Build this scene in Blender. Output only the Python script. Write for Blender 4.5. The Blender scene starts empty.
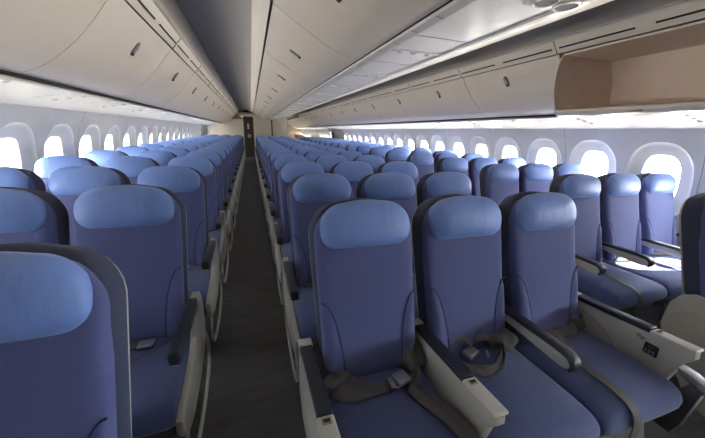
import bpy, bmesh, math, random
from mathutils import Vector, Matrix
random.seed(7)
PI = math.pi
SC = bpy.context.scene
COL = SC.collection

# ------------------------------------------------------------------ materials
def mat(name, col, rough=0.6, metal=0.0, noise=0.0, nscale=60, bump=0.0, bscale=300, spec=0.5, coat=0.0, col2=None, stretch=None, sheen=0.0):
    m = bpy.data.materials.new(name); m.use_nodes = True
    nt = m.node_tree; b = nt.nodes['Principled BSDF']
    b.inputs['Base Color'].default_value = (*col, 1)
    b.inputs['Roughness'].default_value = rough
    b.inputs['Metallic'].default_value = metal
    b.inputs['Specular IOR Level'].default_value = spec
    b.inputs['Coat Weight'].default_value = coat
    b.inputs['Sheen Weight'].default_value = sheen
    if noise or bump:
        tc = nt.nodes.new('ShaderNodeTexCoord'); mp = nt.nodes.new('ShaderNodeMapping')
        nt.links.new(tc.outputs['Object'], mp.inputs['Vector'])
        if stretch: mp.inputs['Scale'].default_value = stretch
    if noise:
        n = nt.nodes.new('ShaderNodeTexNoise'); n.inputs['Scale'].default_value = nscale; n.inputs['Detail'].default_value = 4
        nt.links.new(mp.outputs[0], n.inputs['Vector'])
        r = nt.nodes.new('ShaderNodeValToRGB')
        c2 = col2 or tuple(c * (1 - noise) for c in col)
        r.color_ramp.elements[0].color = (*c2, 1); r.color_ramp.elements[0].position = 0.35
        r.color_ramp.elements[1].color = (*tuple(min(1, c * (1 + noise * .5)) for c in col), 1); r.color_ramp.elements[1].position = 0.68
        nt.links.new(n.outputs['Fac'], r.inputs['Fac']); nt.links.new(r.outputs[0], b.inputs['Base Color'])
    if bump:
        n = nt.nodes.new('ShaderNodeTexNoise'); n.inputs['Scale'].default_value = bscale; n.inputs['Detail'].default_value = 3
        nt.links.new(mp.outputs[0], n.inputs['Vector'])
        bp = nt.nodes.new('ShaderNodeBump'); bp.inputs['Strength'].default_value = bump; bp.inputs['Distance'].default_value = 0.01
        nt.links.new(n.outputs['Fac'], bp.inputs['Height']); nt.links.new(bp.outputs[0], b.inputs['Normal'])
    return m
M = {}
M['back'] = mat('backrest_fabric', (.088, .104, .262), .85, noise=.14, nscale=260, bump=.12, bscale=600, stretch=(1, 1, 2.5), sheen=.2)
M['cushion'] = mat('seat_fabric', (.064, .086, .225), .85, noise=.12, nscale=260, bump=.15, bscale=500, sheen=.25)
M['head'] = mat('headrest_leather', (.165, .275, .64), .5, noise=.07, nscale=14, bump=.38, bscale=11, stretch=(2.2, 1, .55), sheen=.1)
M['rim'] = mat('seat_side_fabric', (.042, .050, .098), .85, noise=.2, nscale=200, bump=.1, bscale=500, sheen=.05)
M['piping'] = mat('dark_blue_piping', (.02, .028, .085), .7)
M['ivory'] = mat('ivory_plastic', (.45, .435, .385), .45, noise=.04, nscale=8)
M['ivorycap'] = mat('pale_ivory_plastic', (.58, .56, .51), .35)
M['pad'] = mat('black_armrest_rubber', (.008, .012, .020), .42)
M['belt'] = mat('grey_belt_webbing', (.10, .095, .095), .6, noise=.25, nscale=220)
M['metal'] = mat('buckle_metal', (.42, .42, .43), .35, metal=1)
M['frame'] = mat('seat_frame_metal', (.10, .10, .11), .5, metal=.5)
M['leg'] = mat('grey_leg_metal', (.24, .24, .245), .4, metal=.5)
M['bin'] = mat('bin_door_laminate', (.69, .635, .555), .28, noise=.03, nscale=3, spec=.5)
M['fascia'] = mat('fascia_plastic', (.71, .665, .585), .4)
M['binin'] = mat('bin_liner', (.72, .61, .53), .6, noise=.05, nscale=9)
M['binlip'] = mat('bin_lip_plastic', (.60, .52, .46), .4)
M['binshell'] = mat('bin_shell', (.60, .575, .54), .4)
M['psu'] = mat('service_panel_plastic', (.70, .69, .67), .27)
M['ceil'] = mat('ceiling_panel_unlit_grey', (.42, .40, .37), .6)  # white ceiling, its unlit look put into the grey base colour
M['wall'] = mat('sidewall_panel', (.57, .58, .60), .6, noise=.03, nscale=5)
M['dish'] = mat('window_surround_plastic', (.55, .565, .59), .45)
M['reveal'] = mat('window_reveal_plastic', (.46, .45, .39), .4)
M['seam'] = mat('panel_seam', (.22, .22, .22), .8)
M['dark'] = mat('dark_gap', (.012, .011, .010), .8)
M['carpet'] = mat('carpet', (.080, .076, .075), .95, noise=.2, nscale=7, bump=.3, bscale=400, stretch=(.6, 3.2, 1))
M['bulk'] = mat('bulkhead_laminate', (.56, .52, .45), .5, noise=.03, nscale=4)
M['galley'] = mat('galley_dark_panel', (.05, .04, .035), .6)
M['curtain'] = mat('brown_curtain', (.26, .20, .15), .9)
M['white'] = mat('white_plastic', (.75, .75, .72), .4)
M['lens'] = mat('lamp_lens', (.45, .45, .44), .12)
M['chrome'] = mat('latch_metal', (.45, .44, .43), .35, metal=.8)
M['brass'] = mat('brass_latch', (.35, .27, .16), .4, metal=.6)
M['brownseat'] = mat('crew_seat_fabric', (.33, .25, .19), .8)
M['wing'] = mat('wing_paint', (.30, .32, .36), .5)
M['winghi'] = mat('wing_edge_metal', (.5, .5, .52), .4)
M['red'] = mat('red_seat_control_key', (.22, .015, .015), .4)
M['key'] = mat('grey_control_keys', (.22, .22, .22), .5)
M['silverband'] = mat('silver_trim', (.55, .55, .55), .3, metal=.8)
g = bpy.data.materials.new('window_pane'); g.use_nodes = True; nt = g.node_tree; nt.nodes.clear()
o_ = nt.nodes.new('ShaderNodeOutputMaterial'); mx = nt.nodes.new('ShaderNodeMixShader'); mx.inputs[0].default_value = .06
tr = nt.nodes.new('ShaderNodeBsdfTransparent'); gl = nt.nodes.new('ShaderNodeBsdfGlossy'); gl.inputs['Roughness'].default_value = .05
nt.links.new(tr.outputs[0], mx.inputs[1]); nt.links.new(gl.outputs[0], mx.inputs[2]); nt.links.new(mx.outputs[0], o_.inputs[0]); M['pane'] = g

# ------------------------------------------------------------------ mesh helpers
class MB:
    def __init__(s): s.v = []; s.f = []; s.m = []; s.mats = []
    def mi(s, m):
        if m not in s.mats: s.mats.append(m)
        return s.mats.index(m)
    def add(s, vs, fs, m):
        o = len(s.v); k = s.mi(m); s.v += [tuple(v) for v in vs]
        s.f += [tuple(o + i for i in f) for f in fs]; s.m += [k] * len(fs); return s
    def mesh(s, name, smooth=35):
        me = bpy.data.meshes.new(name); me.from_pydata(s.v, [], s.f)
        for m in s.mats: me.materials.append(M[m])
        me.polygons.foreach_set('material_index', s.m)
        bm = bmesh.new(); bm.from_mesh(me); bmesh.ops.recalc_face_normals(bm, faces=bm.faces); bm.to_mesh(me); bm.free()
        if smooth:
            me.polygons.foreach_set('use_smooth', [True] * len(me.polygons)); me.set_sharp_from_angle(angle=math.radians(smooth))
        me.update(); return me
def link(name, me, parent=None, loc=None):
    o = bpy.data.objects.new(name, me); COL.objects.link(o)
    if parent is not None: o.parent = parent
    if loc: o.location = loc
    return o
def tag(o, label, cat=None, group=None):
    o['label'] = label
    if cat: o['category'] = cat
    if group: o['group'] = group
    return o
def struct(name, mb, smooth=35, parent=None):
    o = link(name, mb.mesh(name, smooth), parent)
    if parent is None: o['kind'] = 'structure'
    return o
def empty(name, loc):
    o = bpy.data.objects.new(name, None); COL.objects.link(o); o.location = loc; o.empty_display_size = .1; return o
def rbox(mb, c, s, m, r=.01, seg=3, rot=None, fn=None):
    bm = bmesh.new(); bmesh.ops.create_cube(bm, size=1)
    bmesh.ops.scale(bm, vec=s, verts=bm.verts)
    if r > 0: bmesh.ops.bevel(bm, geom=list(bm.edges), offset=min(r, min(s) * .49), segments=seg, profile=.5, affect='EDGES')
    if fn: fn(bm)
    R = rot or Matrix.Identity(3)
    vs = [R @ v.co + Vector(c) for v in bm.verts]; fs = [[v.index for v in f.verts] for f in bm.faces]
    bm.free(); return mb.add(vs, fs, m)
def prism(mb, poly, a0, a1, m, axis='y', r=0, seg=2, cap=True):
    """poly of 2-D points; axis y: (x,z) extruded along y; axis x: (y,z) extruded along x"""
    bm = bmesh.new(); n = len(poly)
    def P(q, a): return (q[0], a, q[1]) if axis == 'y' else (a, q[0], q[1])
    A = [bm.verts.new(P(q, a0)) for q in poly]; B = [bm.verts.new(P(q, a1)) for q in poly]
    caps = []
    if cap: caps = [bm.faces.new(A), bm.faces.new(B[::-1])]
    for i in range(n): bm.faces.new((A[i], A[(i + 1) % n], B[(i + 1) % n], B[i]))
    bmesh.ops.recalc_face_normals(bm, faces=bm.faces)
    if r > 0:
        es = [e for f in caps for e in f.edges]
        bmesh.ops.bevel(bm, geom=es, offset=r, segments=seg, profile=.5, affect='EDGES')
    bm.verts.index_update()
    vs = [v.co.copy() for v in bm.verts]; fs = [[v.index for v in f.verts] for f in bm.faces]
    bm.free(); return mb.add(vs, fs, m)
def strip(mb, prof, y0, y1, m, th=.012, inward=None):
    """open profile (x,z) given thickness, extruded along y"""
    n = len(prof); off = []
    for i in range(n):
        a = Vector(prof[max(0, i - 1)]); b = Vector(prof[min(n - 1, i + 1)]); t = (b - a).normalized()
        nn = Vector((-t.y, t.x)) * (inward or 1)
        off.append((prof[i][0] + nn.x * th, prof[i][1] + nn.y * th))
    return prism(mb, list(prof) + off[::-1], y0, y1, m)
def crom(pts, k=5):
    out = []
    P = [Vector(p) for p in pts]; P = [P[0] * 2 - P[1]] + P + [P[-1] * 2 - P[-2]]
    for i in range(1, len(P) - 2):
        for j in range(k):
            t = j / k
            out.append(.5 * ((2 * P[i]) + (P[i + 1] - P[i - 1]) * t + (2 * P[i - 1] - 5 * P[i] + 4 * P[i + 1] - P[i + 2]) * t * t + (3 * P[i] - P[i - 1] - 3 * P[i + 1] + P[i + 2]) * t ** 3))
    out.append(P[-2]); return [tuple(p) for p in out]
def tube(mb, pts, r, m, n=8, k=4):
    P = [Vector(p) for p in (crom(pts, k) if k > 1 else pts)]
    vs = []; fs = []
    for i, p in enumerate(P):
        t = (P[min(i + 1, len(P) - 1)] - P[max(i - 1, 0)]).normalized()
        a = t.cross(Vector((0, 0, 1)))
        if a.length < .1: a = t.cross(Vector((1, 0, 0)))
        a.normalize(); b = t.cross(a)
        for j in range(n):
            th = 2 * PI * j / n; vs.append(p + (a * math.cos(th) + b * math.sin(th)) * r)
    for i in range(len(P) - 1):
        for j in range(n): fs.append((i * n + j, i * n + (j + 1) % n, (i + 1) * n + (j + 1) % n, (i + 1) * n + j))
    fs.append(tuple(range(n))[::-1]); fs.append(tuple((len(P) - 1) * n + j for j in range(n)))
    return mb.add(vs, fs, m)
def ribbon(mb, pts, w, m, th=.003, k=5):
    """pts: (x,y,z, side-x, side-y, side-z) centre and side direction"""
    P = crom(pts, k); vs = []; fs = []; n = len(P)
    for i, p in enumerate(P):
        c = Vector(p[:3]); s = Vector(p[3:6]).normalized()
        a = Vector(P[max(i - 1, 0)][:3]); b = Vector(P[min(i + 1, n - 1)][:3]); t = (b - a).normalized()
        nn = t.cross(s); nn = nn.normalized() if nn.length > 1e-4 else Vector((0, 0, 1))
        for sx, sn in ((-1, -1), (1, -1), (1, 1), (-1, 1)): vs.append(c + s * sx * w / 2 + nn * sn * th / 2)
    for i in range(n - 1):
        for j in range(4): fs.append((i * 4 + j, i * 4 + (j + 1) % 4, (i + 1) * 4 + (j + 1) % 4, (i + 1) * 4 + j))
    fs += [(3, 2, 1, 0), tuple((n - 1) * 4 + j for j in range(4))]
    return mb.add(vs, fs, m)
def cyl(mb, c, r, h, m, n=16, axis=2, r2=None):
    vs = []; r2 = r if r2 is None else r2
    for s, rr in ((-.5, r), (.5, r2)):
        for j in range(n):
            a = 2 * PI * j / n; q = [math.cos(a) * rr, math.sin(a) * rr, s * h]
            if axis == 0: q = [q[2], q[0], q[1]]
            if axis == 1: q = [q[0], q[2], q[1]]
            vs.append((c[0] + q[0], c[1] + q[1], c[2] + q[2]))
    fs = [tuple(range(n))[::-1], tuple(range(n, 2 * n))] + [(j, (j + 1) % n, n + (j + 1) % n, n + j) for j in range(n)]
    return mb.add(vs, fs, m)

# ------------------------------------------------------------------ camera
f_, yaw, pit, rol = 301.64, .3225, .2789, .031
cy, sy, cp, sp = math.cos(yaw), math.sin(yaw), math.cos(pit), math.sin(pit)
fw = Vector((sy * cp, cy * cp, -sp)); rt = Vector((cy, -sy, 0)); up = rt.cross(fw)
r = rt * math.cos(rol) + up * math.sin(rol); u = -rt * math.sin(rol) + up * math.cos(rol)
cd = bpy.data.cameras.new('camera'); cam = bpy.data.objects.new('camera', cd); COL.objects.link(cam)
cd.sensor_width = 36; cd.lens = f_ / 705 * 36; cd.clip_start = .02; cd.clip_end = 300
cam.matrix_world = Matrix(((r.x, u.x, -fw.x, -.9178), (r.y, u.y, -fw.y, 0), (r.z, u.z, -fw.z, 1.4358), (0, 0, 0, 1)))
SC.camera = cam

# ------------------------------------------------------------------ the cabin shell
Y0, Y1 = -3.2, 24.0
WL, WR = -2.745, 2.845
WP = [(0, .10), (.3, .02), (.6, 0), (.95, 0), (1.2, .03), (1.4, .085), (1.57, .17)]
def inset(z):
    for (a, b), (c, d) in zip(WP, WP[1:]):
        if z <= c:
            t = (z - a) / (c - a); t2 = t * t * (3 - 2 * t) * .35 + t * .65
            return b + (d - b) * t2
    return WP[-1][1]
mb = MB(); mb.add([(-3, Y0, 0), (3, Y0, 0), (3, Y1 + 1, 0), (-3, Y1 + 1, 0), (-3, Y0, -.05), (3, Y0, -.05), (3, Y1 + 1, -.05), (-3, Y1 + 1, -.05)],
                  [(0, 1, 2, 3), (7, 6, 5, 4), (0, 4, 5, 1), (1, 5, 6, 2), (2, 6, 7, 3), (3, 7, 4, 0)], 'carpet')
struct('floor', mb, 0)
WPITCH = .628; WZ = 1.065; WA, WB = .152, .252; OA, OB, OZ = .272, .40, 1.035
def sup(a, b, th, e):
    c, s = math.cos(th), math.sin(th)
    return (a * math.copysign(abs(c) ** (2 / e), c), b * math.copysign(abs(s) ** (2 / e), s))
NS = 56
BZ0, BZ1 = .50, 1.57
def wall(side, W):
    sg = 1 if side == 'right' else -1
    X = lambda z, o=0: W - sg * inset(z) + sg * o
    name = 'wall_' + side
    mb = MB()
    zs = [0, .1, .2, .3, .4, .5]; vs = []; fs = []
    for z in zs: vs += [(X(z), Y0, z), (X(z), Y1, z)]
    for i in range(len(zs) - 1): fs.append((2 * i, 2 * i + 1, 2 * i + 3, 2 * i + 2))
    mb.add(vs, fs, 'wall')
    k0 = int(math.floor((Y0 - 1.885) / WPITCH)) + 1
    ks = list(range(k0, int((Y1 - 1.885) / WPITCH) + 2))
    bays = []
    for k in ks:
        yc = 1.885 + k * WPITCH + (.03 if side == 'left' else 0)
        blank = 12.6 < yc < 14.9 or (side == 'left' and yc < 1.2)  # unseen near-left windows left out to darken the seats there
        h = WPITCH / 2
        ringR = []; ringO = []
        for j in range(NS):
            th = 2 * PI * (j + .5) / NS
            c, s = math.cos(th), math.sin(th)
            hz0, hz1 = OZ - BZ0, BZ1 - OZ
            t = min(h / abs(c) if abs(c) > 1e-6 else 9, (hz1 if s > 0 else hz0) / abs(s) if abs(s) > 1e-6 else 9)
            ringR.append((t * c, OZ + t * s))
            q = sup(OA, OB, th, 2.5); ringO.append((q[0], OZ + q[1]))
        # corner verts snapped onto the rectangle corners
        for cx, cz in ((h, BZ0), (h, BZ1), (-h, BZ0), (-h, BZ1)):
            j = min(range(NS), key=lambda i: (ringR[i][0] - cx) ** 2 + (ringR[i][1] - cz) ** 2); ringR[j] = (cx, cz)
        if blank:
            zz = [BZ0 + (BZ1 - BZ0) * i / 12 for i in range(13)]
            vs = []; fs = []
            for z in zz: vs += [(X(z), yc - h, z), (X(z), yc + h, z)]
            for i in range(12): fs.append((2 * i, 2 * i + 1, 2 * i + 3, 2 * i + 2))
            mb.add(vs, fs, 'wall'); continue
        mid = [((a[0] + b[0]) / 2, (a[1] + b[1]) / 2) for a, b in zip(ringR, ringO)]
        rings = [ringR, mid, ringO]; vs = []; fs = []
        for R in rings: vs += [(X(z), yc + y, z) for y, z in R]
        for i in range(2):
            for j in range(NS): fs.append((i * NS + j, i * NS + (j + 1) % NS, (i + 1) * NS + (j + 1) % NS, (i + 1) * NS + j))
        mb.add(vs, fs, 'wall')
        bays.append((yc, ringO))
        if k % 2 == 0:
            zz = [BZ0 + (BZ1 - BZ0) * i / 14 for i in range(15)]
            vs = []; fs = []
            for z in zz: vs += [(X(z, -.0015), yc - h - .003, z), (X(z, -.0015), yc - h + .003, z)]
            for i in range(14): fs.append((2 * i, 2 * i + 1, 2 * i + 3, 2 * i + 2))
            mb.add(vs, fs, 'seam')
    struct(name, mb, 50)
    out = []
    for n, (yc, ringO) in enumerate(bays):
        mb = MB(); rings = []; 
        T = [(0, 0), (.10, .012), (.3, .022), (.6, .035), (.88, .047), (1.0, .052)]
        rs = []
        for t, o in T:
            R = []
            for j in range(NS):
                th = 2 * PI * (j + .5) / NS; e = 2.5 + .5 * t
                q0 = sup(OA + (WA - OA) * t, OB + (WB - OB) * t, th, e)
                R.append((q0[0], OZ + (WZ - OZ) * t + q0[1]))
            rs.append([(X(z, o), yc + y, z) for y, z in R])
        last = R; vs = [v for R_ in rs for v in R_]; fs = []
        for i in range(len(rs) - 1):
            for j in range(NS): fs.append((i * NS + j, i * NS + (j + 1) % NS, (i + 1) * NS + (j + 1) % NS, (i + 1) * NS + j))
        mb.add(vs, fs, 'dish')
        vs = [(X(z, .052), yc + y, z) for y, z in last] + [(X(z, .062), yc + y * .975, WZ + (z - WZ) * .98) for y, z in last] + [(X(z, .165), yc + y * .90, WZ + (z - WZ) * .93) for y, z in last] \
            + [(X(z, .165), yc + y * 1.25, WZ + (z - WZ) * 1.2) for y, z in last]
        fs = [(i * NS + j, i * NS + (j + 1) % NS, (i + 1) * NS + (j + 1) % NS, (i + 1) * NS + j) for i in range(3) for j in range(NS)]
        mb.add(vs, fs, 'reveal')
        w = struct('window_%d' % (len(ALLW) + 1), mb, 40); ALLW.append(w)
        pm = MB(); pv = [(X(z, .155), yc + y * .915, WZ + (z - WZ) * .94) for y, z in last]
        pm.add(pv, [tuple(range(NS))], 'pane'); link('window_pane', pm.mesh('window_pane', 0), w)
        out.append(yc)
    return out
ALLW = []
wy_r = wall('right', WR); wy_l = wall('left', WL)

# bins profile (window side), positive x
DOOR = [(1.545, 2.105), (1.60, 2.035), (1.66, 1.956), (1.735, 1.868), (1.823, 1.787), (1.91, 1.722), (2.0, 1.681), (2.04, 1.676)]
DOORC = [(.742, 2.183), (.635, 2.116), (.518, 2.047), (.368, 1.969), (.235, 1.934), (.168, 1.931)]
CX = .11
FASC = [(1.452, 2.215), (1.47, 2.190), (1.5, 2.148), (1.537, 2.112)]
def mirror(pts, s): return [(s * a, b) for a, b in pts]
def mirc(pts, s): return [(-a, b) if s < 0 else (a + CX, b) for a, b in pts]
for s, side in ((1, 'right'), (-1, 'left')):
    # ceiling panel above each aisle
    mb = MB(); o_ = 0 if s < 0 else CX * .6
    pr = [(1.452, 2.215), (1.435, 2.26), (1.38, 2.315), (1.16, 2.34), (.96 + o_, 2.33), (.90 + o_, 2.315), (.858 + o_, 2.292)]
    strip(mb, mirror(pr, s), Y0, 16.4, 'ceil', .02, inward=-s)
    struct('ceiling' if s < 0 else 'ceiling_right', mb)
    # white cove edge beside the ceiling and vent fascia with slots
    mb = MB()
    strip(mb, mirror(FASC, s), Y0, 16.4, 'fascia', .02, inward=s)
    strip(mb, mirror([(1.440, 2.205), (1.458, 2.198), (1.470, 2.210)], s), Y0, 16.4, 'fascia', .006, inward=s)
    y = 2.12 - 1.235 * 3
    while y < 16:
        for a, b in ((.03, .56), (.67, 1.20)):
            c0 = Vector((1.499, 2.1465)); t = Vector((.037, -.036)).normalized(); nrm = Vector((-.7, -.71))
            cc = c0 + nrm * .0035
            q = [(cc + t * .006), (cc - t * .006), (cc - t * .006 + nrm * .0025), (cc + t * .006 + nrm * .0025)]
            prism(mb, [(s * p.x, p.y) for p in q], y + a, y + b, 'dark')
        prism(mb, mirror([(1.455, 2.206), (1.535, 2.108), (1.532, 2.105), (1.452, 2.203)], s), y - .002, y + .002, 'seam')
        y += 1.235
    struct('trim_%d' % (1 if s > 0 else 2), mb)
    # centre fascia
    mb = MB(); o_ = 0 if s < 0 else CX * .6
    strip(mb, mirror([(.858 + o_, 2.292), (.835 + o_, 2.25), (.795 + o_, 2.215), (.757 + o_, 2.193)], s), Y0, 15.98, 'fascia', .015, inward=s * -1)
    struct('trim_%d' % (3 if s > 0 else 4), mb)
    # service panel under the window bins
    mb = MB()
    pr = [(2.035, 1.650), (2.045, 1.638), (2.075, 1.640), (2.10, 1.652), (2.20, 1.640), (2.38, 1.600), (2.55, 1.572), (2.66, 1.556), (2.675, 1.562)]
    if s < 0: pr = [(a - .03 * (a - 2.0) / .68, b) for a, b in pr]
    else: pr = [(a + .03 * (a - 2.0) / .68, b) for a, b in pr]
    strip(mb, mirror(crom(pr, 2), s), Y0, Y1, 'psu', .02, inward=s)
    y = 2.12 - 1.235 * 3 + .3
    while y < 23:
        prism(mb, mirror([(2.11, 1.6475), (2.50, 1.5755), (2.50, 1.5745), (2.11, 1.6465)], s), y, y + .003, 'seam')
        y += .82
    struct('trim_%d' % (5 if s > 0 else 6), mb)
    # dark strip closing the gap above service panel, painted as its shadow
    mb = MB(); prism(mb, mirror([(2.03, 1.663), (2.8, 1.663), (2.8, 1.675), (2.03, 1.675)], s), Y0, Y1, 'dark')
    prism(mb, mirror([(2.66, 1.56), (2.84, 1.60), (2.84, 1.66), (2.66, 1.66)], s), Y0, Y1, 'dark')
    struct('trim_%d' % (7 if s > 0 else 8), mb)
# hull behind the bins (keeps daylight out above the bins)
for s in (1, -1):
    mb = MB()
    strip(mb, mirror([(1.38, 2.40), (1.9, 2.30), (2.5, 1.98), (2.82, 1.66)], s), Y0, Y1, 'seam', .02, inward=s)
    struct('ceiling_hull' if s > 0 else 'ceiling_hull_left', mb)
mb = MB(); prism(mb, [(-1.45, 2.39), (1.45, 2.39), (1.45, 2.41), (-1.45, 2.41)], Y0, Y1, 'seam'); struct('ceiling_top', mb)
mb = MB(); prism(mb, [(-1.47, 2.20), (1.47, 2.20), (1.47, 2.24), (-1.47, 2.24)], 16.45, Y1, 'ceil'); struct('ceiling_aft', mb)

# centre service panel
mb = MB()
prism(mb, [(-.152, 1.918), (-.112, 1.910), (-.104, 1.924), (.245, 1.924), (.252, 1.914), (.296, 1.922), (.300, 1.94), (.300, 1.965), (-.152, 1.965)], Y0, 15.98, 'psu')
prism(mb, [(-.175, 1.932), (-.152, 1.932), (-.152, 1.965), (-.175, 1.965)], Y0, 15.98, 'dark')  # dark strip painted for the shade along the bin door's lower edge
y = 2.19 - 1.235 * 4
while y < 15.9:
    for q in (.12, .32, .53, .74, .94, 1.15):
        prism(mb, [(-.152, 1.9175), (-.112, 1.9095), (-.112, 1.9085), (-.152, 1.9165)], y + q, y + q + .004, 'key')
    for q in (0, .6): prism(mb, [(-.102, 1.924), (.243, 1.924), (.243, 1.9225), (-.102, 1.9225)], y + q, y + q + .004, 'seam')
    y += 1.235
struct('ceiling_centre', mb)

# ------------------------------------------------------------------ overhead bins
BL = 1.235
def ordn(n):
    w = ['first', 'second', 'third', 'fourth', 'fifth', 'sixth', 'seventh', 'eighth', 'ninth', 'tenth', 'eleventh', 'twelfth', 'thirteenth', 'fourteenth',
         'fifteenth', 'sixteenth', 'seventeenth', 'eighteenth', 'nineteenth', 'twentieth', 'twenty-first']
    return w[n - 1]
def bin_meshes(prof, s, body, lat):
    mr = mirror if prof is DOOR else mirc
    d = MB(); P = crom(mr(prof, s), 3)
    strip(d, P, .003, BL - .003, 'bin', .012, inward=s if prof is DOOR else -s)
    b = MB(); prism(b, mr(body, s), .008, BL - .008, 'seam')
    l = MB()
    # latch: shallow dark cup with a bright paddle, lying on the curved door
    (x0, z0), (x1, z1) = lat
    (x0, z0), (x1, z1) = mr([(x0, z0), (x1, z1)], s)
    c = Vector(((x0 + x1) / 2, BL / 2, (z0 + z1) / 2)); t = Vector((x1 - x0, 0, z1 - z0)).normalized()
    n = Vector((-t.z, 0, t.x)); n = n if n.z < 0 else -n
    R = Matrix((t, Vector((0, 1, 0)), n)).transposed()
    Lh = .088
    def oval(a, b, h0, h1, m, off=0):
        vs = []; K = 20
        for hh in (h0, h1):
            for j in range(K):
                q = sup(a, b, 2 * PI * j / K, 2.4); vs.append(c + t * (q[0] + off) + Vector((0, 1, 0)) * q[1] + n * hh)
        l.add(vs, [tuple(range(K)), tuple(range(K, 2 * K))[::-1]] + [(j, (j + 1) % K, K + (j + 1) % K, K + j) for j in range(K)], m)
    oval(.054, .024, -.004, .005, 'key'); oval(.030, .019, .005, .009, 'chrome'); oval(.012, .016, .005, .010, 'pad', .040)
    return d.mesh('bin_door'), b.mesh('bin_body'), l.mesh('bin_latch')
BODY = [(1.575, 2.105), (1.64, 2.01), (1.76, 1.88), (1.88, 1.775), (2.03, 1.71), (2.5, 1.71), (2.5, 1.95), (2.2, 2.105)]
BODYC = [(.71, 2.183), (.62, 2.13), (.50, 2.065), (.36, 1.995), (.235, 1.965), (-.04, 1.968), (-.04, 2.36), (.70, 2.36)]
cfg = {('w', -1): (DOOR, BODY, ((1.625, 1.998), (1.69, 1.915))), ('w', 1): (DOOR, BODY, ((1.60, 2.025), (1.655, 1.955))),
       ('c', -1): (DOORC, BODYC, ((.575, 2.080), (.475, 2.022))), ('c', 1): (DOORC, BODYC, ((.575, 2.080), (.475, 2.022)))}
for (kind, s), (prof, body, lat) in cfg.items():
    me = bin_meshes(prof, s, body, lat)
    start = 2.12 if kind == 'w' else 2.19
    side = {('w', -1): 'left windows', ('w', 1): 'right windows', ('c', -1): 'left aisle, centre side', ('c', 1): 'right aisle, centre side'}[(kind, s)]
    first = -3
    n = 0
    for k in range(first, 20):
        y = start + k * BL
        if y + BL > (23.9 if (kind, s) == ('w', 1) else 16.0): break
        if y + BL < .2: continue
        if kind == 'w' and s == 1 and k == -1: continue
        n += 1
        lab = 'closed pale overhead bin above the %s, %s from the near end' % (side, ordn(n))
        if kind == 'w' and s == 1:
            lab = 'closed bin directly beyond the open one over the right windows' if n == 1 else 'closed pale bin above right windows, %s beyond the open bin' % ordn(n)
        t = tag(empty('overhead_bin', (0, y, 1.66)), lab, 'overhead bin', 'overhead bins above the ' + side)
        for nm, m_ in (('bin_body', me[1]), ('door', me[0]),):
            ob = link(nm, m_, t); ob.location = (0, 0, -1.66)
            if nm == 'door': lt = link('latch', me[2], ob)
# the open bin, right wall
t = tag(empty('overhead_bin', (0, .885, 1.62)), 'open overhead bin with empty beige interior, top right', 'overhead bin')
def sub(name, mb, sm=35): 
    ob = link(name, mb.mesh(name, sm), t); ob.location = (0, -.885, -1.62); return ob
ya, yb = .893, 2.108
endp = crom([(1.575, 2.098), (1.545, 2.03), (1.535, 1.95), (1.540, 1.86), (1.565, 1.76), (1.618, 1.655)], 3) + [(1.66, 1.655), (2.24, 1.700), (2.26, 1.73), (2.225, 1.95), (2.15, 2.105)]
for yy in (ya, yb - .012):
    mb = MB(); prism(mb, endp, yy, yy + .012, 'binin'); sub('end_panel', mb)
mb = MB(); prism(mb, [(2.225, 1.95), (2.25, 1.73), (2.27, 1.73), (2.245, 1.95), (2.17, 2.11), (2.15, 2.105)], ya + .012, yb - .012, 'binin')
prism(mb, [(1.66, 1.655), (2.25, 1.70), (2.25, 1.73), (1.66, 1.678)], ya + .012, yb - .012, 'binin')
prism(mb, [(1.575, 2.098), (2.16, 2.105), (2.16, 2.115), (1.575, 2.112)], ya + .012, yb - .012, 'binin'); sub('liner', mb)
mb = MB(); strip(mb, crom([(1.606, 1.672), (1.610, 1.655), (1.630, 1.636), (1.68, 1.622), (1.82, 1.618), (1.96, 1.632), (2.03, 1.668)], 3), ya, yb, 'bin', .010, inward=1); dd = sub('door', mb)
mb = MB(); prism(mb, [(1.604, 1.672), (1.635, 1.682), (1.655, 1.682), (1.655, 1.662), (1.612, 1.655)], ya, yb, 'binlip', r=.003); sub('lip', mb)
mb = MB(); rbox(mb, (1.617, 1.50, 1.640), (.006, .085, .016), 'chrome', r=.006, rot=Matrix.Rotation(.6, 3, 'Y')); lt = link('latch', mb.mesh('latch'), dd)

# ------------------------------------------------------------------ reading light clusters, loudspeaker
mb = MB(); rbox(mb, (0, 0, -.001), (.30, .055, .008), 'psu', r=.024, seg=3); plate = mb.mesh('light_plate')
mb = MB(); cyl(mb, (0, 0, -.007), .021, .008, 'psu', 18, r2=.025); cyl(mb, (0, 0, -.0125), .013, .003, 'lens', 14, r2=.015); lamp1 = mb.mesh('lamp')
def cluster(x, y, z, rz, tilt, lab, grp):
    t = tag(empty('reading_light_panel', (x, y, z)), lab, 'reading light', grp)
    t.rotation_euler = (0, tilt, rz)
    link('light_plate', plate, t)
    for q in (-.105, -.01, .085): link('lamp', lamp1, t, (q, 0, 0))
for i in range(17):
    cluster(.08, 1.86 + i * .82, 1.924, 0, 0, 'reading light cluster under the centre bins, %s from the loudspeaker' % ordn(i + 1), 'reading lights under the centre bins')
for i in range(17):
    cluster(2.31, 1.50 + i * .82, 1.6215, 0, .17, 'reading light cluster above the right windows, %s from the near end' % ordn(i + 1), 'reading lights above the right windows')
    cluster(-2.22, 1.40 + i * .82, 1.636, 0, -.17, 'reading light cluster above the left windows, %s from the near end' % ordn(i + 1), 'reading lights above the left windows')
t = tag(empty('loudspeaker', (.185, 1.00, 1.9245)), 'round white twin loudspeaker panel under the centre bins, at the top edge', 'loudspeaker')
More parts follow.
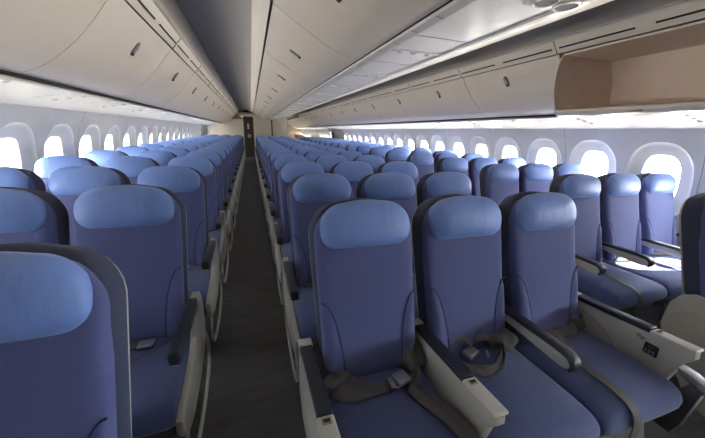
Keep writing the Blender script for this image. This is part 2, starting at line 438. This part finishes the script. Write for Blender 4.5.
mb = MB(); rbox(mb, (0, 0, .001), (.21, .12, .018), 'psu', r=.03, seg=3); link('base_plate', mb.mesh('base_plate'), t)
for dx in (-.050, .050):
    mb = MB(); pts = [(dx + .040 * math.cos(a), .044 * math.sin(a), -.010) for a in [2 * PI * i / 24 for i in range(25)]]
    tube(mb, pts, .005, 'psu', 6, 1); cyl(mb, (dx, 0, -.009), .038, .004, 'seam', 24); link('grille_ring', mb.mesh('grille_ring'), t)

# ------------------------------------------------------------------ seats
AL = math.radians(15.5)
BO = Vector((0, -.150, .44)); BU = Vector((0, math.sin(AL), math.cos(AL))); BN = Vector((0, -math.cos(AL), math.sin(AL)))
def bk(x, s, d): return Vector((x, 0, 0)) + BO + BU * s + BN * d
def clampf(a): return max(0, min(1, a))
def sheet(mb, hw, s0, s1, front, back, m, nu=22, nv=24, rc=.1, rb=.03, crown=.01, e=10):
    """pillow-like slab on the seat back plane"""
    def grid(fn):
        out = []
        for j in range(nv + 1):
            v = .5 - .5 * math.cos(PI * j / nv) * 1 if False else j / nv
            v = .5 + .5 * math.sin((v - .5) * PI * .92) / math.sin(.5 * PI * .92)
            s = s0 + (s1 - s0) * v; w = hw(s)
            rr = rc
            if s > s1 - rr: q = (s - (s1 - rr)) / rr; w -= rr * (1 - math.sqrt(max(0, 1 - q * q))) * .96
            if s < s0 + rb: q = ((s0 + rb) - s) / rb; w -= rb * (1 - math.sqrt(max(0, 1 - q * q))) * .96
            for i in range(nu + 1):
                uu = -1 + 2 * i / nu; uu = math.sin(uu * PI / 2 * .9) / math.sin(PI / 2 * .9)
                x = uu * w; ss = s + crown * (1 - uu * uu) * (v ** 3)
                out.append(bk(x, ss, fn(x, ss, uu, v)))
        return out
    edge = lambda uu, v: (1 - abs(uu) ** e) * (1 - abs(2 * v - 1) ** e)
    A = grid(lambda x, s, uu, v: back(x, s) + (front(x, s) - back(x, s)) * (.35 + .65 * math.sqrt(max(0, edge(uu, v)))))
    B = grid(lambda x, s, uu, v: back(x, s))
    W = nu + 1; vs = A + B; o = len(A); fs = []
    for j in range(nv):
        for i in range(nu):
            a = j * W + i; fs.append((a, a + 1, a + W + 1, a + W)); fs.append((o + a, o + a + W, o + a + W + 1, o + a + 1))
    bd = [i for i in range(W)] + [j * W + nu for j in range(1, nv + 1)] + [nv * W + i for i in range(nu - 1, -1, -1)] + [j * W for j in range(nv - 1, 0, -1)]
    for i in range(len(bd)):
        a, b = bd[i], bd[(i + 1) % len(bd)]; fs.append((a, o + a, o + b, b))
    mb.add(vs, fs, m)
def seam_c(s): return .124 + .083 * (1 - math.sqrt(max(0, 1 - clampf(s / .35) ** 2)))
def fr_back(x, s):
    d = .045 + .006 * math.cos(x / .21 * PI / 2)
    if s < .35:
        c = seam_c(s); d += .013 * clampf((abs(x) - c) / .03) * clampf((.35 - s) / .03)
    return d
mb = MB(); sheet(mb, lambda s: .203 + .012 * clampf((s - .2) / .4), 0, .722, fr_back, lambda x, s: 0, 'back', 30, 34, .115, .02, .010, 14); ME_back = mb.mesh('backrest', 60)
def fr_rim(x, s):
    return .006 + .034 * clampf((abs(x) - .15) / .07) * clampf((s - .40) / .15)
mb = MB(); sheet(mb, lambda s: .208 + .014 * clampf((s - .15) / .45), -.03, .750, fr_rim, lambda x, s: -.062, 'rim', 24, 28, .135, .02, .012, 16); ME_rim = mb.mesh('back_shell', 50)
mb = MB(); sheet(mb, lambda s: .2065 + .0155 * clampf((s - .15) / .45), -.02, .746, lambda x, s: -.056, lambda x, s: -.072, 'ivory', 16, 24, .135, .02, .014, 16); ME_edge = mb.mesh('shell_edge', 50)
def fr_head(x, s):
    q = (s - .650) / .095
    return .052 + .040 * math.sqrt(max(0, 1 - q * q * .85)) + .006 * math.cos(x / .19 * PI / 2) - .012 * (abs(x) / .19) ** 3
mb = MB(); sheet(mb, lambda s: .189 + .006 * math.sin(clampf((s - .56) / .2) * PI), .556, .740, fr_head, lambda x, s: .030, 'head', 28, 22, .105, .062, .010, 4.2); ME_head = mb.mesh('headrest', 70)
ME_pipe = []
for sg in (-1, 1):
    mb = MB(); pts = [bk(sg * seam_c(s), s, fr_back(sg * seam_c(s), s) + .0005) for s in [.350 * math.sin(i / 18 * PI / 2) for i in range(19)]]
    tube(mb, pts, .0030, 'piping', 6, 1); ME_pipe.append(mb.mesh('piping'))
def cush(bm):
    for v in bm.verts:
        if v.co.z > 0:
            v.co.z += .012 * (1 - (v.co.x / .245) ** 4)
            if v.co.y > 0: v.co.z -= .012
        if v.co.y < -.15 and v.co.z < 0: v.co.y += .03
def cushion_mesh():
    mb = MB(); bm = bmesh.new()
    # profile in (y,z): top from back to a rounded nose
    prof = crom([(-.115, .474), (-.25, .472), (-.40, .474), (-.52, .472), (-.585, .462), (-.615, .430), (-.618, .385), (-.595, .350)], 3) + [(-.5, .335), (-.115, .335)]
    n = len(prof); xs = [-.241, -.238, -.228, -.20, -.12, 0, .12, .20, .228, .238, .241]
    cyy, czz = -.36, .40; vs = []; fs = []
    for x in xs:
        a = abs(x) / .241; k = 0 if a < .7 else (a - .7) / .3
        shr = 1 - math.sqrt(max(0, 1 - k * k)); bl = .010 * (1 - a * a)
        for y, z in prof:
            zz = z + (bl if z > .44 else 0) - (z - czz) * shr * .35; yy = y + (.02 * shr if y < -.5 else 0); vs.append((x, yy, zz))
    for i in range(len(xs) - 1):
        for j in range(n): fs.append((i * n + j, i * n + (j + 1) % n, (i + 1) * n + (j + 1) % n, (i + 1) * n + j))
    fs += [tuple(range(n)), tuple((len(xs) - 1) * n + j for j in range(n))[::-1]]
    mb.add(vs, fs, 'cushion'); return mb.mesh('seat_cushion', 50)
ME_cush = cushion_mesh()
mb = MB(); rbox(mb, (0, -.34, .30), (.47, .44, .05), 'frame', .01)
cyl(mb, (0, -.20, .285), .02, .484, 'frame', 10, 0); cyl(mb, (0, -.50, .285), .02, .484, 'frame', 10, 0)
rbox(mb, (0, -.05, .42), (.40, .06, .10), 'frame', .015); ME_frame = mb.mesh('seat_frame')
def leg_me(front):
    mb = MB()
    if front: tube(mb, [(0, -.50, .29), (0, -.52, .12), (0, -.53, .02)], .016, 'leg', 8, 2); rbox(mb, (0, -.53, .010), (.05, .09, .02), 'leg', .005)
    else: tube(mb, [(0, -.20, .29), (0, -.10, .12), (0, -.04, .02)], .016, 'leg', 8, 2); rbox(mb, (0, -.03, .010), (.05, .09, .02), 'leg', .005)
    return mb.mesh('leg')
ME_legf, ME_legr = leg_me(True), leg_me(False)
# slim armrest (between seats)
SA = crom([(.01, .570), (-.02, .597), (-.10, .606), (-.30, .608), (-.42, .606), (-.455, .596), (-.466, .570), (-.452, .553), (-.41, .546), (-.30, .553), (-.12, .564), (-.02, .556)], 2)
mb = MB(); prism(mb, SA, -.018, .018, 'ivory', 'x', r=.004)
tube(mb, [(0, .02, .68), (0, -.045, .66), (0, -.055, .58), (0, -.03, .50), (0, .0, .44)], .014, 'ivory', 8, 3); ME_slim = mb.mesh('armrest')
SP = crom([(-.04, .593), (-.10, .600), (-.30, .602), (-.42, .600), (-.449, .590), (-.460, .570), (-.450, .556)], 2)
SP2 = crom([(-.462, .546), (-.478, .568), (-.472, .600), (-.425, .622), (-.30, .625), (-.10, .622), (-.035, .610)], 2)
mb = MB(); prism(mb, SP + SP2, -.024, .024, 'pad', 'x', r=.008, seg=3); ME_slimpad = mb.mesh('armrest_pad')
# deep armrest panel
DP = [(-.56, .600), (-.30, .592), (-.245, .575), (-.228, .53), (-.238, .485), (-.30, .455), (-.44, .432), (-.575, .415), (-.612, .395), (-.615, .345), (-.58, .29), (-.47, .255), (-.26, .262), (-.10, .305), (-.03, .36), (-.008, .45), (-.015, .56), (-.05, .625), (-.10, .650), (-.16, .648), (-.56, .628)]
mb = MB(); prism(mb, DP, -.015, .015, 'ivory', 'x', r=.006, seg=3)
ME_deep = mb.mesh('armrest', 45)
mb = MB(); rbox(mb, (0, -.365, .628), (.044, .400, .056), 'pad', .012, 3); ME_deeppad = mb.mesh('armrest_pad')
# front-row table armrest panel
TP = [(-.015, .50), (-.025, .575), (-.05, .592), (-.30, .607), (-.56, .622), (-.590, .618), (-.592, .590), (-.560, .545), (-.54, .46), (-.50, .30), (-.42, .25), (-.10, .25), (-.02, .33)]
mb = MB(); prism(mb, TP, -.020, .020, 'ivory', 'x', r=.006, seg=2)
TR = Matrix.Rotation(-.058, 3, 'X')
rbox(mb, (0, -.515, .624), (.054, .155, .014), 'ivorycap', .006, rot=TR); rbox(mb, (0, -.080, .602), (.056, .05, .026), 'ivorycap', .008, rot=TR); ME_table = mb.mesh('armrest')
mb = MB(); rbox(mb, (0, -.270, .612), (.050, .335, .026), 'pad', .007, 3, rot=TR); ME_tablepad = mb.mesh('armrest_pad')
mb = MB(); rbox(mb, (0, -.460, .6285), (.030, .022, .005), 'brass', .003); rbox(mb, (0, -.460, .6315), (.020, .010, .004), 'dark', .002); ME_tlatch = mb.mesh('table_latch')
# baggage bar loop below the aisle panel
mb = MB(); tube(mb, [(0, -.03, .38), (0, .055, .28), (0, .075, .17), (0, .02, .09), (0, -.15, .05), (0, -.40, .045), (0, -.54, .08), (0, -.575, .18), (0, -.53, .28)], .009, 'ivory', 8, 4); ME_bar = mb.mesh('baggage_bar')
# belts
def strapm(pts, w=.045):
    mb = MB(); ribbon(mb, pts, w, 'belt'); return mb
ME_beltA = strapm([(-.20, -.13, .52, 0, .3, 1), (-.17, -.19, .492, 0, 1, .3), (-.06, -.235, .495, 0.2, 1, 0), (.05, -.25, .496, 0.2, 1, 0)]).mesh('seat_belt')
ME_beltB = strapm([(.20, -.13, .52, 0, .3, 1), (.16, -.20, .492, 0, 1, .2), (.09, -.31, .496, 1, .6, 0), (.0, -.38, .498, .6, 1, 0)]).mesh('seat_belt')
mb = MB(); rbox(mb, (.065, -.255, .502), (.062, .050, .014), 'metal', .005); ME_buckA = mb.mesh('buckle')
ME_drape = strapm([(.05, -.16, .51, 1, 0, 0), (-.02, -.26, .494, 1, .2, 0), (-.085, -.42, .495, 1, 0, 0), (-.09, -.53, .492, 1, 0, 0), (-.09, -.600, .472, 1, 0, 0), (-.09, -.628, .42, 1, 0, 0), (-.09, -.628, .30, 1, 0, 0)], .042).mesh('seat_belt')
# wide crumpled belts of the front row
def crumple(pts, w, m='belt', amp=.006, seed=1):
    rnd = random.Random(seed); mb = MB()
    P = crom(pts, 5); vs = []; fs = []; n = len(P); W = 6
    for i, p in enumerate(P):
        c = Vector(p[:3]); s = Vector(p[3:6]).normalized(); t = (Vector(P[min(i + 1, n - 1)][:3]) - Vector(P[max(i - 1, 0)][:3])).normalized()
        nn = t.cross(s).normalized(); nn = nn if nn.z > 0 else -nn
        ww = p[6] if len(p) > 6 else w
        for j in range(W + 1):
            a = -1 + 2 * j / W; vs.append(c + s * a * ww / 2 + nn * (amp * math.sin(a * 5 + i * .35) + amp * .5 * rnd.random() - .012 * a * a))
    for i in range(n - 1):
        for j in range(W): a = i * (W + 1) + j; fs.append((a, a + 1, a + W + 2, a + W + 1))
    o = len(vs); vs2 = [v - Vector((0, 0, .004)) for v in vs]
    f2 = [tuple(o + q for q in f[::-1]) for f in fs]
    bd = [j for j in range(W + 1)] + [i * (W + 1) + W for i in range(1, n)] + [(n - 1) * (W + 1) + j for j in range(W - 1, -1, -1)] + [i * (W + 1) for i in range(n - 2, 0, -1)]
    side = [(bd[i], o + bd[i], o + bd[(i + 1) % len(bd)], bd[(i + 1) % len(bd)]) for i in range(len(bd))]
    mb.add(vs + vs2, fs + f2 + side, m); return mb

def seat(x, y, lab, grp, arm_l=None, arm_r=None, detail=2, belt=0, legs=True, bar_l=False, bar_r=False):
    t = tag(empty('airplane_seat', (x, y, 0)), lab, 'airplane seat', grp)
    b = link('backrest', ME_back, t)
    link('back_shell', ME_rim, t); link('shell_edge', ME_edge, t)
    h = link('headrest', ME_head, t); h['label'] = 'brighter blue padded headrest'
    link('seat_cushion', ME_cush, t)
    if detail >= 1:
        link('piping', ME_pipe[0], b); link('piping', ME_pipe[1], b)
    link('seat_frame', ME_frame, t)
    link('leg', ME_legf, t); link('leg', ME_legr, t)
    for side, kind, bar in ((-1, arm_l, bar_l), (1, arm_r, bar_r)):
        if not kind: continue
        ax = side * (.244 if kind[1] == 'i' else .268 if kind[0] != 'd' else .262 if x > -1 else .252)
        a = link('armrest', {'s': ME_slim, 'd': ME_deep, 't': ME_table}[kind[0]], t, (ax, 0, 0))
        p = link('armrest_pad', {'s': ME_slimpad, 'd': ME_deeppad, 't': ME_tablepad}[kind[0]], a)
        if kind[0] == 't': link('table_latch', ME_tlatch, a)
        if bar: link('baggage_bar', ME_bar, t, (ax, 0, 0))
    if detail >= 1 and belt == 1:
        bb = link('seat_belt', ME_beltA, t); link('buckle', ME_buckA, bb); link('seat_belt', ME_beltB, t)
    if detail >= 1 and belt == 2: link('seat_belt', ME_drape, t)
    return t
P_ = .82; DX = .488
XL_, XC_, XR_ = -1.968, 0.0, 2.066
seats = {}
def rowname(r, first):
    n = r - first + 1
    return ordn(n)
for blk, X0, D0, r0, r1 in (('L', XL_, 1.6155, -1, 17), ('C', XC_, 1.1225, 0, 17), ('R', XR_, 1.7203, -1, 17)):
    bn = {'L': 'left', 'C': 'centre', 'R': 'right'}[blk]
    for r_ in range(r0, r1 + 1):
        for c in (-1, 0, 1):
            Xx = X0 + c * DX - (-.005 if blk == 'L' and r_ == -1 else 0)
            Yd = D0 + r_ * P_ + (-.015 if blk == 'L' and r_ == -1 else 0)
            if blk == 'R' and r_ == -1 and c > 0: pass
            pos = {'L': ('window', 'middle', 'aisle'), 'C': ('left aisle', 'middle', 'right aisle'), 'R': ('aisle', 'middle', 'window')}[blk][c + 1]
            lab = 'blue %s seat, %s row of the %s block counting from the nearest' % (pos, rowname(r_, r0), bn)
            if blk == 'C' and r_ == 0: lab = ('blue seat beside the left aisle in the centre block\'s front row, dark belts on it', 'middle blue seat of the centre block\'s front row, between two unlike armrests', 'blue seat at right end of the centre block\'s front row, control handset in its armrest')[c + 1]
            if blk == 'L' and r_ == -1 and c == 1: lab = 'large dark blue seatback cropped at the bottom left corner of the picture'
            if blk == 'R' and r_ == -1 and c == -1: lab = 'dark blue seat cropped at the right picture edge with bulging ivory side panel'
            if blk == 'L' and r_ == 0 and c == 1: lab = 'blue aisle seat directly behind the cropped bottom left seat, black armrest pad'
            al = ar = None; bl = br = False; belt = 0
            if blk == 'C' and r_ == 0:
                al = ('te', 'ti', 'si')[c + 1]; ar = (None, None, 'te')[c + 1]
            elif blk == 'C':
                al = ('de', 'si', 'si')[c + 1]; ar = (None, None, 'de')[c + 1]; bl = c == -1; br = c == 1
            elif blk == 'L':
                al = ('se', 'si', 'si')[c + 1]; ar = (None, None, 'de')[c + 1]; br = c == 1
            else:
                al = ('se' if r_ == 0 else 'de', 'si', 'si')[c + 1]; ar = (None, None, 'se')[c + 1]; bl = c == -1 and r_ != 0
            det = 2 if r_ < 5 else (1 if r_ < 9 else 0)
            if r_ < 6: belt = 1
            if blk == 'R' and r_ == 0 and c == -1: belt = 2
            if blk == 'C' and r_ == 0: belt = 0
            seats[blk, r_, c] = seat(Xx, Yd, lab, '%s block of blue seats' % bn, al, ar, det, belt, bar_l=bl, bar_r=br)
# front-row special parts
for c, sx_, dx_ in ((-1, .905, 0), (0, .955, .011)):
    q = [o for o in seats['C', 0, c].children if o.name.startswith('seat_cushion')][0]; q.scale.x = sx_; q.location.x = dx_
    q = [o for o in seats['C', 0, c].children if o.name.startswith('seat_frame')][0]; q.scale.x = sx_; q.location.x = dx_
S = seats['C', 0, -1]
mb = crumple([(-.215, -.12, .53, 0, .5, 1, .10), (-.195, -.19, .515, .1, 1, .4, .13), (-.13, -.235, .508, .05, 1, .15, .12), (-.06, -.258, .503, .05, 1, .05, .085), (.0, -.272, .500, 0, 1, 0, .05), (.03, -.272, .498, 0, 1, 0, .045)], .06, amp=.008, seed=3); o = link('seat_belt', mb.mesh('seat_belt', 60), S)
mb = MB(); rbox(mb, (.035, -.272, .506), (.022, .050, .012), 'metal', .003); tube(mb, [(.03, -.29, .507), (.05, -.300, .505), (.085, -.28, .503)], .004, 'metal', 6); link('belt_tongue', mb.mesh('belt_tongue'), o)
mb = crumple([(.222, -.07, .60, 0, .5, 1, .10), (.212, -.13, .555, .3, 1, .6, .15), (.185, -.20, .522, .4, 1, .3, .16), (.15, -.26, .508, .6, 1, .1, .10), (.10, -.28, .504, .2, 1, 0, .055)], .06, amp=.010, seed=5); o = link('seat_belt', mb.mesh('seat_belt', 60), S)
mb = MB(); rbox(mb, (.080, -.268, .512), (.058, .060, .020), 'metal', .006, rot=Matrix.Rotation(.25, 3, 'Z')); link('buckle', mb.mesh('buckle'), o)
mb = crumple([(.10, -.30, .505, 1, 1, 0, .05), (.125, -.36, .506, 1, .6, .1, .055), (.165, -.43, .508, 1, .7, .1, .065), (.195, -.51, .503, 1, .2, .1, .075), (.205, -.59, .488, 1, 0, 0, .075), (.205, -.645, .42, 1, 0, 0, .06)], .05, amp=.005, seed=8); link('seat_belt', mb.mesh('seat_belt', 60), S)
S = seats['C', 0, 0]
mb = crumple([(-.12, -.145, .498, .2, 1, .2, .05), (-.10, -.150, .545, .3, 1, .1, .055), (-.06, -.160, .560, .3, 1, 0, .06), (-.03, -.175, .545, .3, 1, -.1, .055), (-.015, -.20, .505, 0, 1, 0, .045)], .05, amp=.003, seed=11); o = link('seat_belt', mb.mesh('seat_belt', 60), S)
mb = MB(); rbox(mb, (-.045, -.225, .513), (.065, .048, .022), 'metal', .006, rot=Matrix.Rotation(.35, 3, 'Z')); link('buckle', mb.mesh('buckle'), o)
mb = crumple([(.222, -.06, .60, 0, .6, 1, .08), (.205, -.12, .560, .4, 1, .6, .15), (.155, -.19, .525, .5, 1, .4, .17), (.10, -.26, .508, .6, 1, .1, .11), (.02, -.31, .506, .2, 1, 0, .065), (-.06, -.31, .504, -.2, 1, 0, .055), (-.11, -.27, .503, -.3, 1, 0, .05)], .07, amp=.010, seed=12); link('seat_belt', mb.mesh('seat_belt', 60), S)
mb = crumple([(.0, -.16, .498, .6, 1, 0, .05), (.012, -.165, .545, .6, 1, 0, .06), (.045, -.175, .560, .5, 1, 0, .065), (.08, -.19, .540, .4, 1, -.1, .05), (.09, -.20, .502, .4, 1, 0, .045)], .05, amp=.003, seed=14); o = link('seat_belt', mb.mesh('seat_belt', 60), S)
mb = MB(); rbox(mb, (.02, -.255, .513), (.050, .012, .010), 'metal', .004, rot=Matrix.Rotation(1.0, 3, 'Z')); link('belt_tongue', mb.mesh('belt_tongue'), o)
def sleeve(S, c, sz, seed, rz=0):
    """rumpled fabric belt sleeve lying beside the armrest"""
    rnd = random.Random(seed); mb = MB(); vs = []; fs = []; A, B = 22, 12
    ph = [rnd.uniform(0, 6) for _ in range(6)]
    for i in range(B + 1):
        th = PI * i / B
        for j in range(A):
            a = 2 * PI * j / A
            rr = 1 + .16 * math.sin(3 * a + ph[0] + th * 2) + .12 * math.sin(5 * a + ph[1] - th * 3) + .10 * math.sin(4 * th + ph[2] + a)
            x = math.sin(th) * math.cos(a) * rr * sz[0]; y = math.sin(th) * math.sin(a) * rr * sz[1]; z = math.cos(th) * sz[2] * (1 + .2 * math.sin(2 * a + ph[3]))
            z = max(z, -.010) + .022 * max(0, x / sz[0])
            vs.append((c[0] + x * math.cos(rz) - y * math.sin(rz), c[1] + x * math.sin(rz) + y * math.cos(rz), c[2] + z))
    for i in range(B):
        for j in range(A): fs.append((i * A + j, i * A + (j + 1) % A, (i + 1) * A + (j + 1) % A, (i + 1) * A + j))
    mb.add(vs, fs, 'belt'); link('belt_sleeve', mb.mesh('belt_sleeve', 70), S)
sleeve(seats['C', 0, -1], (.165, -.165, .497), (.050, .075, .062), 1, .3)
sleeve(seats['C', 0, -1], (-.175, -.19, .495), (.050, .060, .030), 2, -.2)
sleeve(seats['C', 0, 0], (.155, -.165, .497), (.062, .075, .058), 3, .2)
sleeve(seats['C', 0, 1], (.160, -.150, .497), (.055, .060, .050), 4, .1)
sleeve(seats['C', 0, 1], (-.170, -.150, .497), (.045, .060, .048), 5, -.3)
S = seats['C', 0, 1]
mb = crumple([(.215, -.07, .58, 0, .6, 1, .08), (.19, -.13, .535, .2, 1, .6, .12), (.12, -.18, .510, 0, 1, .2, .12), (.03, -.21, .503, -.2, 1, 0, .06), (-.06, -.20, .502, -.1, 1, 0, .045)], .06, seed=21); link('seat_belt', mb.mesh('seat_belt', 60), S)
mb = crumple([(-.222, -.08, .57, 0, .6, 1, .08), (-.20, -.14, .53, .2, 1, .5, .12), (-.14, -.21, .506, .4, 1, .1, .09), (-.10, -.30, .501, 1, .3, 0, .05)], .06, amp=.004, seed=22); link('seat_belt', mb.mesh('seat_belt', 60), S)
link('seat_belt', ME_drape, S)
arm = [o for o in S.children if o.name.startswith('armrest') and o.location.x > .2][0]
mb = MB(); rbox(mb, (-.023, -.460, .540), (.010, .052, .054), 'pad', .010, 3); rbox(mb, (-.029, -.459, .552), (.004, .018, .008), 'red', .002)
for i in range(3):
    for j in range(2): rbox(mb, (-.029, -.473 + i * .014, .535 - j * .011), (.004, .009, .006), 'key', .001)
for yy, zz in ((-.405, .578), (-.421, .573)): cyl(mb, (-.022, yy, zz), .008, .008, 'key', 12, 0)
link('control_handset', mb.mesh('control_handset'), arm)['label'] = 'black control handset with a red key'
mb = MB(); pts = [(-.0225, y, z) for y, z in crom([(-.04, .555), (-.16, .550), (-.27, .51), (-.33, .44), (-.35, .36)], 4)]; tube(mb, pts, .0018, 'seam', 5, 1); link('panel_seam', mb.mesh('panel_seam'), arm)
# front bracket below the right end armrest, footrest panel below the cushion
mb = MB(); prism(mb, [(-.55, .53), (-.60, .525), (-.655, .505), (-.665, .480), (-.640, .465), (-.615, .48), (-.57, .50)], -.024, .03, 'leg', 'x', r=.005)
rbox(mb, (.003, -.645, .488), (.060, .05, .035), 'leg', .010); link('table_arm_cap', mb.mesh('table_arm_cap'), S, (.268, 0, 0))
mb = MB(); prism(mb, [(-.60, .48), (-.645, .47), (-.62, .28), (-.60, .22), (-.54, .22), (-.56, .40)], -.018, .018, 'frame', 'x', r=.006); link('table_arm', mb.mesh('table_arm'), S, (.268, 0, 0))
mb = MB(); prism(mb, [(-.50, .27), (-.545, .25), (-.575, .13), (-.55, .07), (-.51, .07), (-.49, .18)], -.17, .19, 'leg', 'x', r=.02, seg=3); link('leg_rest', mb.mesh('leg_rest'), S)
# bulging ivory panel beside the right-edge seat
S = seats['R', -1, -1]
mb = MB(); prism(mb, crom([(-.03, .46), (-.055, .54), (-.13, .59), (-.30, .61), (-.46, .56), (-.52, .40), (-.50, .20), (-.42, .08), (-.30, .06), (-.22, .12), (-.14, .23), (-.06, .37), (-.03, .46)], 7)[:-1], -.03, .02, 'ivory', 'x', r=.014, seg=3); link('side_panel', mb.mesh('side_panel'), S, (-.262, .02, -.025))

# ------------------------------------------------------------------ far end
def panel(name, x0, x1, y0, y1, z0, z1, m, r=.004):
    mb = MB(); rbox(mb, ((x0 + x1) / 2, (y0 + y1) / 2, (z0 + z1) / 2), (x1 - x0, y1 - y0, z1 - z0), m, r); return mb
t = tag(empty('centre_bulkhead', (0.04, 16.0, 0)), 'pale two-leaf bulkhead wall closing the centre seat block', 'bulkhead')
for nm, a, b in (('wall_panel', -.72, .07), ('wall_panel', .13, .83)):
    mb = panel(nm, a - .04, b - .04, .01, .9, 0, 2.30, 'bulk'); link(nm, mb.mesh(nm), t)
mb = panel('gap_cover', .03, .10, .06, .8, 0, 2.19, 'galley'); link('gap_cover', mb.mesh('gap_cover'), t)
mb = panel('closet', -2.50, -1.24, 16.35, 17.1, 0, 1.90, 'bulk'); t = tag(link('closet', mb.mesh('closet')), 'beige closet wall closing the left seat block', 'closet')
mb = panel('galley_unit', -1.235, -.765, 17.3, 18.0, 0, 2.19, 'galley'); t = tag(link('galley_unit', mb.mesh('galley_unit')), 'dark galley unit at the far end of the aisle', 'galley')
mb = panel('x', -1.06, -.97, 17.24, 17.30, 1.45, 1.72, 'white'); link('notice', mb.mesh('notice'), t)
mb = panel('x', -1.06, -.9, 17.24, 17.30, 1.02, 1.2, 'chrome'); link('oven_door', mb.mesh('oven_door'), t)
mb = panel('aisle_header', -1.46, -.70, 16.05, 16.35, 2.04, 2.19, 'bulk'); o = link('trim_10', mb.mesh('trim_10')); o['kind'] = 'structure'
mb = panel('sign', -1.17, -.99, 15.2, 15.24, 2.18, 2.26, 'galley'); tag(link('ceiling_sign', mb.mesh('ceiling_sign')), 'small dark sign under the aisle ceiling at the far end', 'sign')
mb = panel('back', -2.9, 2.9, Y1, Y1 + .05, 0, 2.42, 'curtain'); o = link('wall_back', mb.mesh('wall_back')); o['kind'] = 'structure'
# brown curtains beside the right exit
for i, yy in enumerate((12.53, 14.17)):
    mb = MB(); pts = []
    n = 40
    vs = []; fs = []
    for j in range(n + 1):
        x = 2.70 + .09 * j / n; d = .02 * math.sin(j * 1.3)
        vs += [(x, yy + d, .05), (x, yy + d, 1.56), (x, yy + d + .006, 1.56), (x, yy + d + .006, .05)]
    for j in range(n):
        a = j * 4
        for q in range(4): fs.append((a + q, a + (q + 1) % 4, a + 4 + (q + 1) % 4, a + 4 + q))
    mb.add(vs, fs, 'curtain')
    tag(link('curtain', mb.mesh('curtain', 70)), ('brown curtain hanging by the right window wall on the near side of the exit', 'brown curtain hanging by the right window wall on the far side of the exit')[i], 'curtain', 'curtains by the right exit')
for i, (xx, yy) in enumerate(((1.55, 16.9), (2.45, 16.9))):
    t = tag(empty('crew_seat', (xx, yy, 0)), ('brown high-backed seat beyond the right seat block, nearer the centre', 'brown high-backed seat beyond the right seat block, by the windows')[i], 'seat', 'brown seats beyond the right block')
    mb = MB(); rbox(mb, (0, 0, .86), (.52, .14, .82), 'brownseat', .06, 4); link('backrest', mb.mesh('backrest'), t)
    mb = MB(); rbox(mb, (0, -.25, .42), (.52, .5, .14), 'brownseat', .04, 3); link('seat_cushion', mb.mesh('seat_cushion'), t)
    mb = MB(); rbox(mb, (0, -.2, .175), (.40, .40, .35), 'frame', .02, 2); link('base', mb.mesh('base'), t)

# ------------------------------------------------------------------ wing outside the right windows
mb = MB()
vs = [(4.0, 3.0, .35), (4.0, -3.5, .55), (22, 9.2, 2.3), (22, 7.4, 2.45), (4.0, 3.0, .15), (4.0, -3.5, .35), (22, 9.2, 2.2), (22, 7.4, 2.35)]
mb.add(vs, [(0, 1, 3, 2), (4, 6, 7, 5), (0, 4, 5, 1), (1, 5, 7, 3), (3, 7, 6, 2), (2, 6, 4, 0)], 'wing')
# tag(link('airplane_wing', mb.mesh('airplane_wing', 0)), 'grey wing seen faintly through the nearest right window', 'wing')

# ------------------------------------------------------------------ light
SKY = 30.0
w = bpy.data.worlds.new('sky'); SC.world = w; w.use_nodes = True
nt = w.node_tree; bg = nt.nodes['Background']; bg.inputs[1].default_value = 1.0
# sky above, sunlit pale apron below the horizon, brighter towards the sun on the right
tc = nt.nodes.new('ShaderNodeTexCoord'); sx = nt.nodes.new('ShaderNodeSeparateXYZ'); nt.links.new(tc.outputs['Generated'], sx.inputs[0])
rp = nt.nodes.new('ShaderNodeValToRGB'); el = rp.color_ramp.elements
mr_ = nt.nodes.new('ShaderNodeMapRange'); mr_.inputs['From Min'].default_value = -1; mr_.inputs['From Max'].default_value = 1
nt.links.new(sx.outputs['Z'], mr_.inputs['Value']); nt.links.new(mr_.outputs[0], rp.inputs['Fac'])
el[0].position = .47; el[0].color = (.80, .75, .67, 1); el[1].position = .52; el[1].color = (.52, .58, .66, 1)
mx_ = nt.nodes.new('ShaderNodeMapRange'); mx_.inputs['From Min'].default_value = -1; mx_.inputs['From Max'].default_value = 1
mx_.inputs['To Min'].default_value = SKY * .72; mx_.inputs['To Max'].default_value = SKY * 1.35
nt.links.new(sx.outputs['X'], mx_.inputs['Value']); nt.links.new(rp.outputs[0], bg.inputs[0]); nt.links.new(mx_.outputs[0], bg.inputs[1])
def portal(loc, n, sx, sy):
    l = bpy.data.lights.new('portal', 'AREA'); l.shape = 'RECTANGLE'; l.size = sx; l.size_y = sy; l.energy = 1
    l.cycles.is_portal = True
    o = bpy.data.objects.new('daylight_portal', l); COL.objects.link(o); o.location = loc
    o.rotation_euler = Vector(n).to_track_quat('-Z', 'Z').to_euler(); return o
for ys, W, s in ((wy_r, WR, 1), (wy_l, WL, -1)):
    for y in ys: portal((W + s * .19, y, WZ), (-s, 0, 0), .34, .54)
mb = panel('front', -2.9, 2.9, Y0 - .05, Y0, 0, 2.42, 'bulk'); o = link('wall_front', mb.mesh('wall_front')); o['kind'] = 'structure'  # unseen end wall, added to cut fill light from the open end
sl = bpy.data.lights.new('sun', 'SUN'); sl.energy = 40; sl.angle = math.radians(.6); sl.color = (1, .96, .9)
so = bpy.data.objects.new('sun', sl); COL.objects.link(so); so.rotation_euler = Vector((-.72, .12, -.55)).to_track_quat('-Z', 'Y').to_euler(); so.location = (6, 3, 9)

SC.view_settings.view_transform = 'Standard'; SC.view_settings.look = 'None'; SC.view_settings.gamma = 1; SC.view_settings.exposure = 1.08
SC.view_settings.use_curve_mapping = False
w_ = None
SC.cycles.max_bounces = 12; SC.cycles.diffuse_bounces = 8; SC.cycles.glossy_bounces = 4; SC.cycles.transparent_max_bounces = 12
SC.cycles.use_denoising = True; SC.cycles.sample_clamp_indirect = 6
